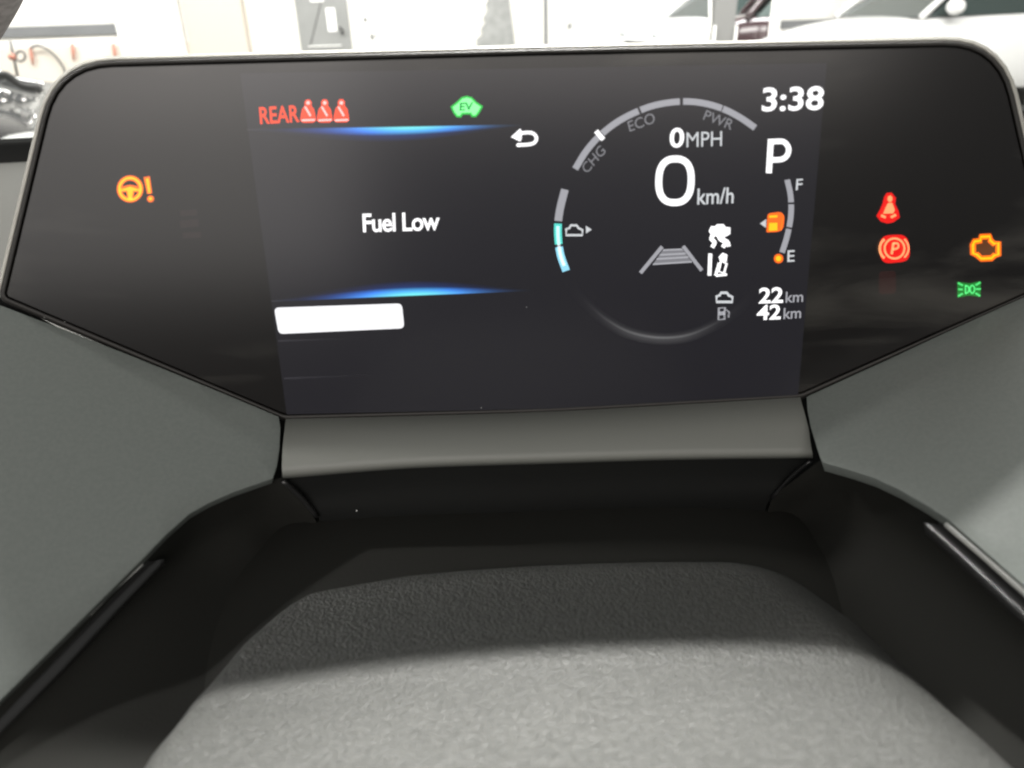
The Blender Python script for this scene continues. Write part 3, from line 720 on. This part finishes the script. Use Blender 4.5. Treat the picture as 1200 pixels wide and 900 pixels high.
# ================================================================== WORKSHOP FITTINGS
door = empty('cabinet_door', at(378, 50, YW), 'grey door with a white notice in the white workshop wall', 'door')
door.location.z = 0
a, b = at(353, 58, YW - 0.06), at(403, -20, YW - 0.06)
link('leaf', box((a.x, YW - 0.06, 0.05), (b.x, YW - 0.004, b.z + 0.5)), M['doorgrey'], door, bevel=0.008)
c0, c1 = at(385, 37, YW - 0.06), at(392, 9, YW - 0.06)
link('notice', box((c0.x, YW - 0.066, c0.z), (c1.x, YW - 0.0605, c1.z)), M['white'], door)
c0, c1 = at(364, 2.5, YW - 0.06), at(378, -8, YW - 0.06)
link('notice', box((c0.x, YW - 0.066, c0.z), (c1.x, YW - 0.0605, c1.z)), M['white'], door)
c0, c1 = at(362, 55, YW - 0.06), at(400, 52.5, YW - 0.06)
link('kick_rail', box((c0.x, YW - 0.075, c0.z), (c1.x, YW - 0.0605, c1.z)), M['white'], door)
bm = bmesh.new(); tube_into(bm, [at(398, 32, YW - .09), at(401.5, 36, YW - .1), at(401, 40, YW - .09)], 0.012, 8); link('handle', bm, M['cartrim'], door, smooth=True)
bm = bmesh.new(); tube_into(bm, [at(363, 56, YW - .064), at(376, 3, YW - .064)], 0.004, 6); link('brace', bm, M['cartrim'], door)
# ragged pale grey outline set against the wall
out = [(577, -30), (574, -5), (569, 5), (572, 12), (566, 20), (569, 27), (563, 33), (566, 40), (558, 46), (560, 62), (604, 62), (602, 40), (598, 10), (594, -30)]
bm = prism([at(x, y, YW - 0.05) for x, y in out], V((0, 0.03, 0)))
tag(link('ragged_shape', bm, M['sheetgrey']), 'pale grey ragged edged shape against the white wall', 'sheet')
for (x, y, r) in ((428, 23, 0.02), (436, 43, 0.025), (441, 42, 0.012), (484, 43, 0.012), (536, 6, 0.010), (668, 30, 0.02)):
    Yq = YW - 0.004 if x < 650 else 19.9
    rr = r if x < 650 else r * 2.2
    p = at(x, y, Yq); bm = bmesh.new(); bmesh.ops.create_uvsphere(bm, u_segments=10, v_segments=6, radius=rr, matrix=Matrix.Translation(p) @ Matrix.Diagonal((1, 0.3, 1.3, 1)))
    link('wall_fixing', bm, M['doorgrey'], wl, smooth=True)
# steel post
px0, px1 = at(836, 30, 6.6), at(862, 30, 6.6)
post = empty('steel_post', ((px0.x + px1.x) / 2, 6.6, 0), 'dark grey upright post between the parked cars', 'post')
link('shaft', box((px0.x, 6.6, 0), (px1.x, 6.75, 4)), M['post'], post, bevel=0.01)
for q in (835, 860):
    a, b = at(q, 46, 6.59), at(q + 3.6, 33, 6.59)
    link('guard', box((a.x, 6.57, 0.02), (b.x, 6.597, a.z + 0.1)), M['white'], post)
bm = bmesh.new(); tube_into(bm, [at(832.5, 60, 6.62), at(832, -30, 6.62)], 0.012, 8); link('conduit', bm, M['white'], post, smooth=True)
# red handled clamps and a cable on the wall
for i, (x, y, dx) in enumerate(((37, 57, 3), (85.5, 52, 2), (134, 52, 3))):
    bm = bmesh.new(); tube_into(bm, [at(x - dx * 0.5, y - 1, YW - .05), at(x, y + 8, YW - .07), at(x + dx * 0.6, y + 19, YW - .05)], [0.012, 0.017, 0.009], 8)
    tag(link('wall_hook', bm, M['redclip'], None, smooth=True), ('red hook on the wall below the grey band, holding the looped cable', 'red hook below the middle of the grey band, bare', 'red hook below the right end of the grey band')[i], 'hook', 'red hooks on the left wall')
bm = bmesh.new(); tube_into(bm, crspline([at(36, 56, YW - .09), at(43, 53.5, YW - .09), at(52, 56, YW - .09), at(63, 64, YW - .09), at(71, 74, YW - .09), at(76, 84, YW - .09), at(78, 100, YW - .09)], 24), 0.011, 8)
tag(link('cable', bm, M['cable'], None, smooth=True), 'black cable arching off the red hook on the left wall', 'cable')
hs = empty('hose_bracket', at(16, 66, 5), 'bracket with a red knob and upright wire before the left wall', 'bracket')
bm = bmesh.new(); tube_into(bm, [at(12, 48, 5), at(17, 72, 5), at(22, 96, 5)], 0.008, 8); link('wire', bm, M['cable'], hs, smooth=True)
bm = bmesh.new(); tube_into(bm, [at(24 + 5.5 * math.cos(a), 66 + 6 * math.sin(a), 5) for a in [2 * math.pi * i / 20 for i in range(20)]], 0.007, 6, True); link('loop', bm, M['cable'], hs, smooth=True)
bm = bmesh.new(); bmesh.ops.create_icosphere(bm, subdivisions=2, radius=0.022, matrix=Matrix.Translation(at(14, 66.5, 4.98))); link('knob', bm, M['redclip'], hs, smooth=True)

# ---------------------------------------------------------------- cars
def car(name, loc, rz, paint, label, length=4.5, belt=0.98, roof=1.52, width=1.84, suv=False, group='cars parked in the workshop'):
    t = empty(name, (0, 0, 0), label, 'car', group)
    hl, hw = length / 2, width / 2
    hood = belt - 0.03
    # stations along +x (front): x, top of lower body, half width
    st = [(-hl, 0.62, hw * 0.80), (-hl + 0.12, belt - 0.02, hw * 0.90), (-hl * 0.62, belt + 0.02, hw), (-hl * 0.1, belt, hw), (hl * 0.30, belt - 0.02, hw), (hl * 0.42, hood, hw), (hl * 0.72, hood - 0.09, hw * 0.97), (hl - 0.12, hood - 0.24, hw * 0.88), (hl, 0.55, hw * 0.76)]
    st = [(p.x, p.y, p.z) for p in crspline([V(s) for s in st], 33)]
    rows = []
    for x, zt_, w in st:
        zl = 0.24; zt_ = max(zt_, 0.45)
        half = [(w * 0.90, zl), (w * 0.985, zl + 0.12), (w, zl + (zt_ - zl) * 0.55), (w * 0.975, zl + (zt_ - zl) * 0.86), (w * 0.93, zt_ - 0.02), (w * 0.84, zt_), (w * 0.45, zt_ + 0.025), (0, zt_ + 0.03)]
        rows.append([V((x, y, z)) for y, z in half] + [V((x, -y, z)) for y, z in half[-2::-1]])
    bm = grid_bm(rows)
    for r_ in (0, -1):
        pass
    bm.verts.ensure_lookup_table(); k = len(rows[0])
    bm.faces.new([bm.verts[i] for i in range(k)]); bm.faces.new([bm.verts[len(rows) * k - k + i] for i in range(k)][::-1])
    link('body', bm, paint, t, smooth=True)
    # cabin
    xb0, xb1, xf1, xf0 = (-hl * 0.86, -hl * 0.60, hl * 0.06, hl * 0.46) if not suv else (-hl * 0.93, -hl * 0.74, hl * 0.04, hl * 0.42)
    bw, rw = hw * 0.90, hw * 0.66
    zb = belt - 0.015
    def quad(ps, nm, mt, th=0.012):
        ps = [V(p) for p in ps]; n_ = (ps[1] - ps[0]).cross(ps[2] - ps[0]).normalized()
        if n_.dot((ps[0] + ps[2]) / 2 - V((0, 0, 1.0))) < 0: n_ = -n_
        return link(nm, prism([p + n_ * 0.006 for p in ps], -n_ * th), mt, t)
    def bar_(ps, r, nm='pillar', mt=None):
        bm = bmesh.new(); tube_into(bm, crspline([V(p) for p in ps], 9), r, 8); return link(nm, bm, mt or paint, t, smooth=True)
    # glass
    gw = lambda x0, x1, s: None
    quad([(xf0, -bw * 0.93, zb), (xf0, bw * 0.93, zb), (xf1, rw * 0.95, roof - 0.03), (xf1, -rw * 0.95, roof - 0.03)], 'windscreen', M['carglass'])
    quad([(xb0, -bw * 0.9, zb), (xb0, bw * 0.9, zb), (xb1, rw * 0.93, roof - 0.04), (xb1, -rw * 0.93, roof - 0.04)], 'rear_window', M['carglass'])
    xm = (xb1 + xf1) / 2 - 0.02
    for s in (-1, 1):
        quad([(xm + 0.05, s * bw, zb), (xf0 - 0.06, s * bw, zb), (xf1 - 0.01, s * rw, roof - 0.05), (xm + 0.05, s * rw, roof - 0.05)], 'side_window', M['carglass'])
        quad([(xb0 + 0.12, s * bw, zb), (xm - 0.05, s * bw, zb), (xm - 0.05, s * rw, roof - 0.05), (xb1 + 0.05, s * rw, roof - 0.05)], 'side_window', M['carglass'])
        bar_([(xf0 + 0.02, s * bw, zb), ((xf0 + xf1) / 2 + 0.02, s * (bw + rw) / 2 * 1.01, (zb + roof) / 2 + 0.03), (xf1, s * rw, roof - 0.02)], 0.035)
        bar_([(xb0 - 0.01, s * bw, zb), ((xb0 + xb1) / 2 - 0.02, s * (bw + rw) / 2 * 1.01, (zb + roof) / 2 + 0.03), (xb1, s * rw, roof - 0.02)], 0.045)
        bar_([(xm, s * bw, zb), (xm, s * (bw + rw) / 2 * 1.01, (zb + roof) / 2 + 0.02), (xm, s * rw, roof - 0.03)], 0.04, 'pillar', M['cartrim'])
        bm = bmesh.new(); bmesh.ops.create_uvsphere(bm, u_segments=14, v_segments=8, radius=1, matrix=Matrix.Translation((xf0 - 0.22, s * (hw + 0.07), belt + 0.07)) @ Matrix.Diagonal((0.08, 0.11, 0.075, 1))); link('mirror', bm, paint, t, smooth=True)
        bm = bmesh.new(); bmesh.ops.create_uvsphere(bm, u_segments=14, v_segments=8, radius=1, matrix=Matrix.Translation((hl - 0.20, s * hw * 0.70, 0.66)) @ Matrix.Diagonal((0.20, 0.20, 0.075, 1))); link('headlight', bm, M['headlight'], t, smooth=True)
        bm = bmesh.new(); tube_into(bm, [(xm, s * (hw - 0.005), 0.86), (xm - 0.08, s * (hw + 0.012), 0.86), (xm - 0.16, s * (hw - 0.005), 0.86)], 0.012, 6); link('door_handle', bm, paint, t, smooth=True)
        for xx in (-hl * 0.60, hl * 0.62):
            bm = bmesh.new(); tube_into(bm, [(xx + 0.26 * math.cos(a), s * (hw - 0.10), 0.33 + 0.26 * math.sin(a)) for a in [2 * math.pi * i / 28 for i in range(28)]], 0.08, 10, True); w_ = link('wheel', bm, M['tyre'], t, smooth=True)
            bm = bmesh.new(); bmesh.ops.create_cone(bm, cap_ends=True, segments=24, radius1=0.21, radius2=0.21, depth=0.13, matrix=Matrix.Translation((xx, s * (hw - 0.10), 0.33)) @ Matrix.Rotation(R(90), 4, 'X')); link('rim', bm, M['alloy'], w_)
    rr = [[V((xf1 + (xb1 - xf1) * u, rw * v, roof + 0.03 * (1 - v * v) + 0.03 * (1 - (2 * u - 1) ** 2) - 0.03)) for v in [-1 + 2 * k / 10 for k in range(11)]] for u in [k / 10 for k in range(11)]]
    link('roof', grid_bm(rr), paint, t, smooth=True)
    bm = box((hl - 0.06, -hw * 0.5, 0.36), (hl + 0.005, hw * 0.5, 0.55)); link('grille', bm, M['cartrim'], t, bevel=0.02)
    t.location = loc; t.rotation_euler = (0, 0, rz)
    return t
def by_corner(px, py, Y, rz, length=4.5, width=1.84):
    # put the near lower corner of the windscreen at a spot of the yard
    c, s_ = math.cos(rz), math.sin(rz); lx, ly = length / 2 * 0.44, width / 2 * 0.88
    p = at(px, py, Y); return (p.x - (c * lx - s_ * ly), p.y - (s_ * lx + c * ly), 0)
car('parked_car', by_corner(1082, 37, 8.4, R(187)), R(187), M['paint_white'], 'white car with a teal tinted windscreen by the right wall', belt=0.97, roof=1.55)
rp = at(874, 42, 12.6); rr_ = R(-12)
car('parked_car', (rp.x - (math.cos(rr_) * -1.93 - math.sin(rr_) * -0.81), rp.y - (math.sin(rr_) * -1.93 + math.cos(rr_) * -0.81), 0), rr_, M['paint_red'], 'dark red car beyond the opening, just right of the grey post', belt=0.93)
car('parked_car', by_corner(827, 42, 15.0, R(198)), R(198), M['paint_white'], 'small white car with dark windows, left of the grey post', belt=0.93, length=4.0)
q = at(62, 120, 3.3)
blk = car('parked_car', (q.x - 2.25, q.y + 0.75, 0), 0, M['paint_black'], 'shiny black car at the far left edge beside the cluster', belt=0.93, roof=1.42)
# chrome and lamp details of its front corner
M['chrome'] = mat('chrome', (0.75, 0.75, 0.75), 0.12, 0.5, metal=1.0)
for pts, r in (([(-4, 84), (14, 92), (32, 97), (52, 100)], 0.012), ([(-4, 96), (12, 101), (30, 106), (50, 110)], 0.02), ([(-6, 131), (10, 133), (24, 139), (38, 148)], 0.016)):
    bm = bmesh.new(); tube_into(bm, crspline([at(x, y, 3.02) for x, y in pts], 12), r, 8); link('chrome_strip', bm, M['chrome'], blk, smooth=True)
for x, y, r in ((8, 119, 0.05), (21, 115, 0.035), (31, 118, 0.042), (39, 139, 0.02)):
    bm = bmesh.new(); bmesh.ops.create_uvsphere(bm, u_segments=14, v_segments=8, radius=r, matrix=Matrix.Translation(at(x, y, 3.05))); link('lamp_reflector', bm, M['chrome'], blk, smooth=True)
bm = bmesh.new(); tube_into(bm, crspline([at(x, y, 2.98) for x, y in ((-6, 92), (8, 88), (26, 101), (48, 104))], 10), 0.014, 8); link('wiper_arm', bm, M['cartrim'], blk, smooth=True)
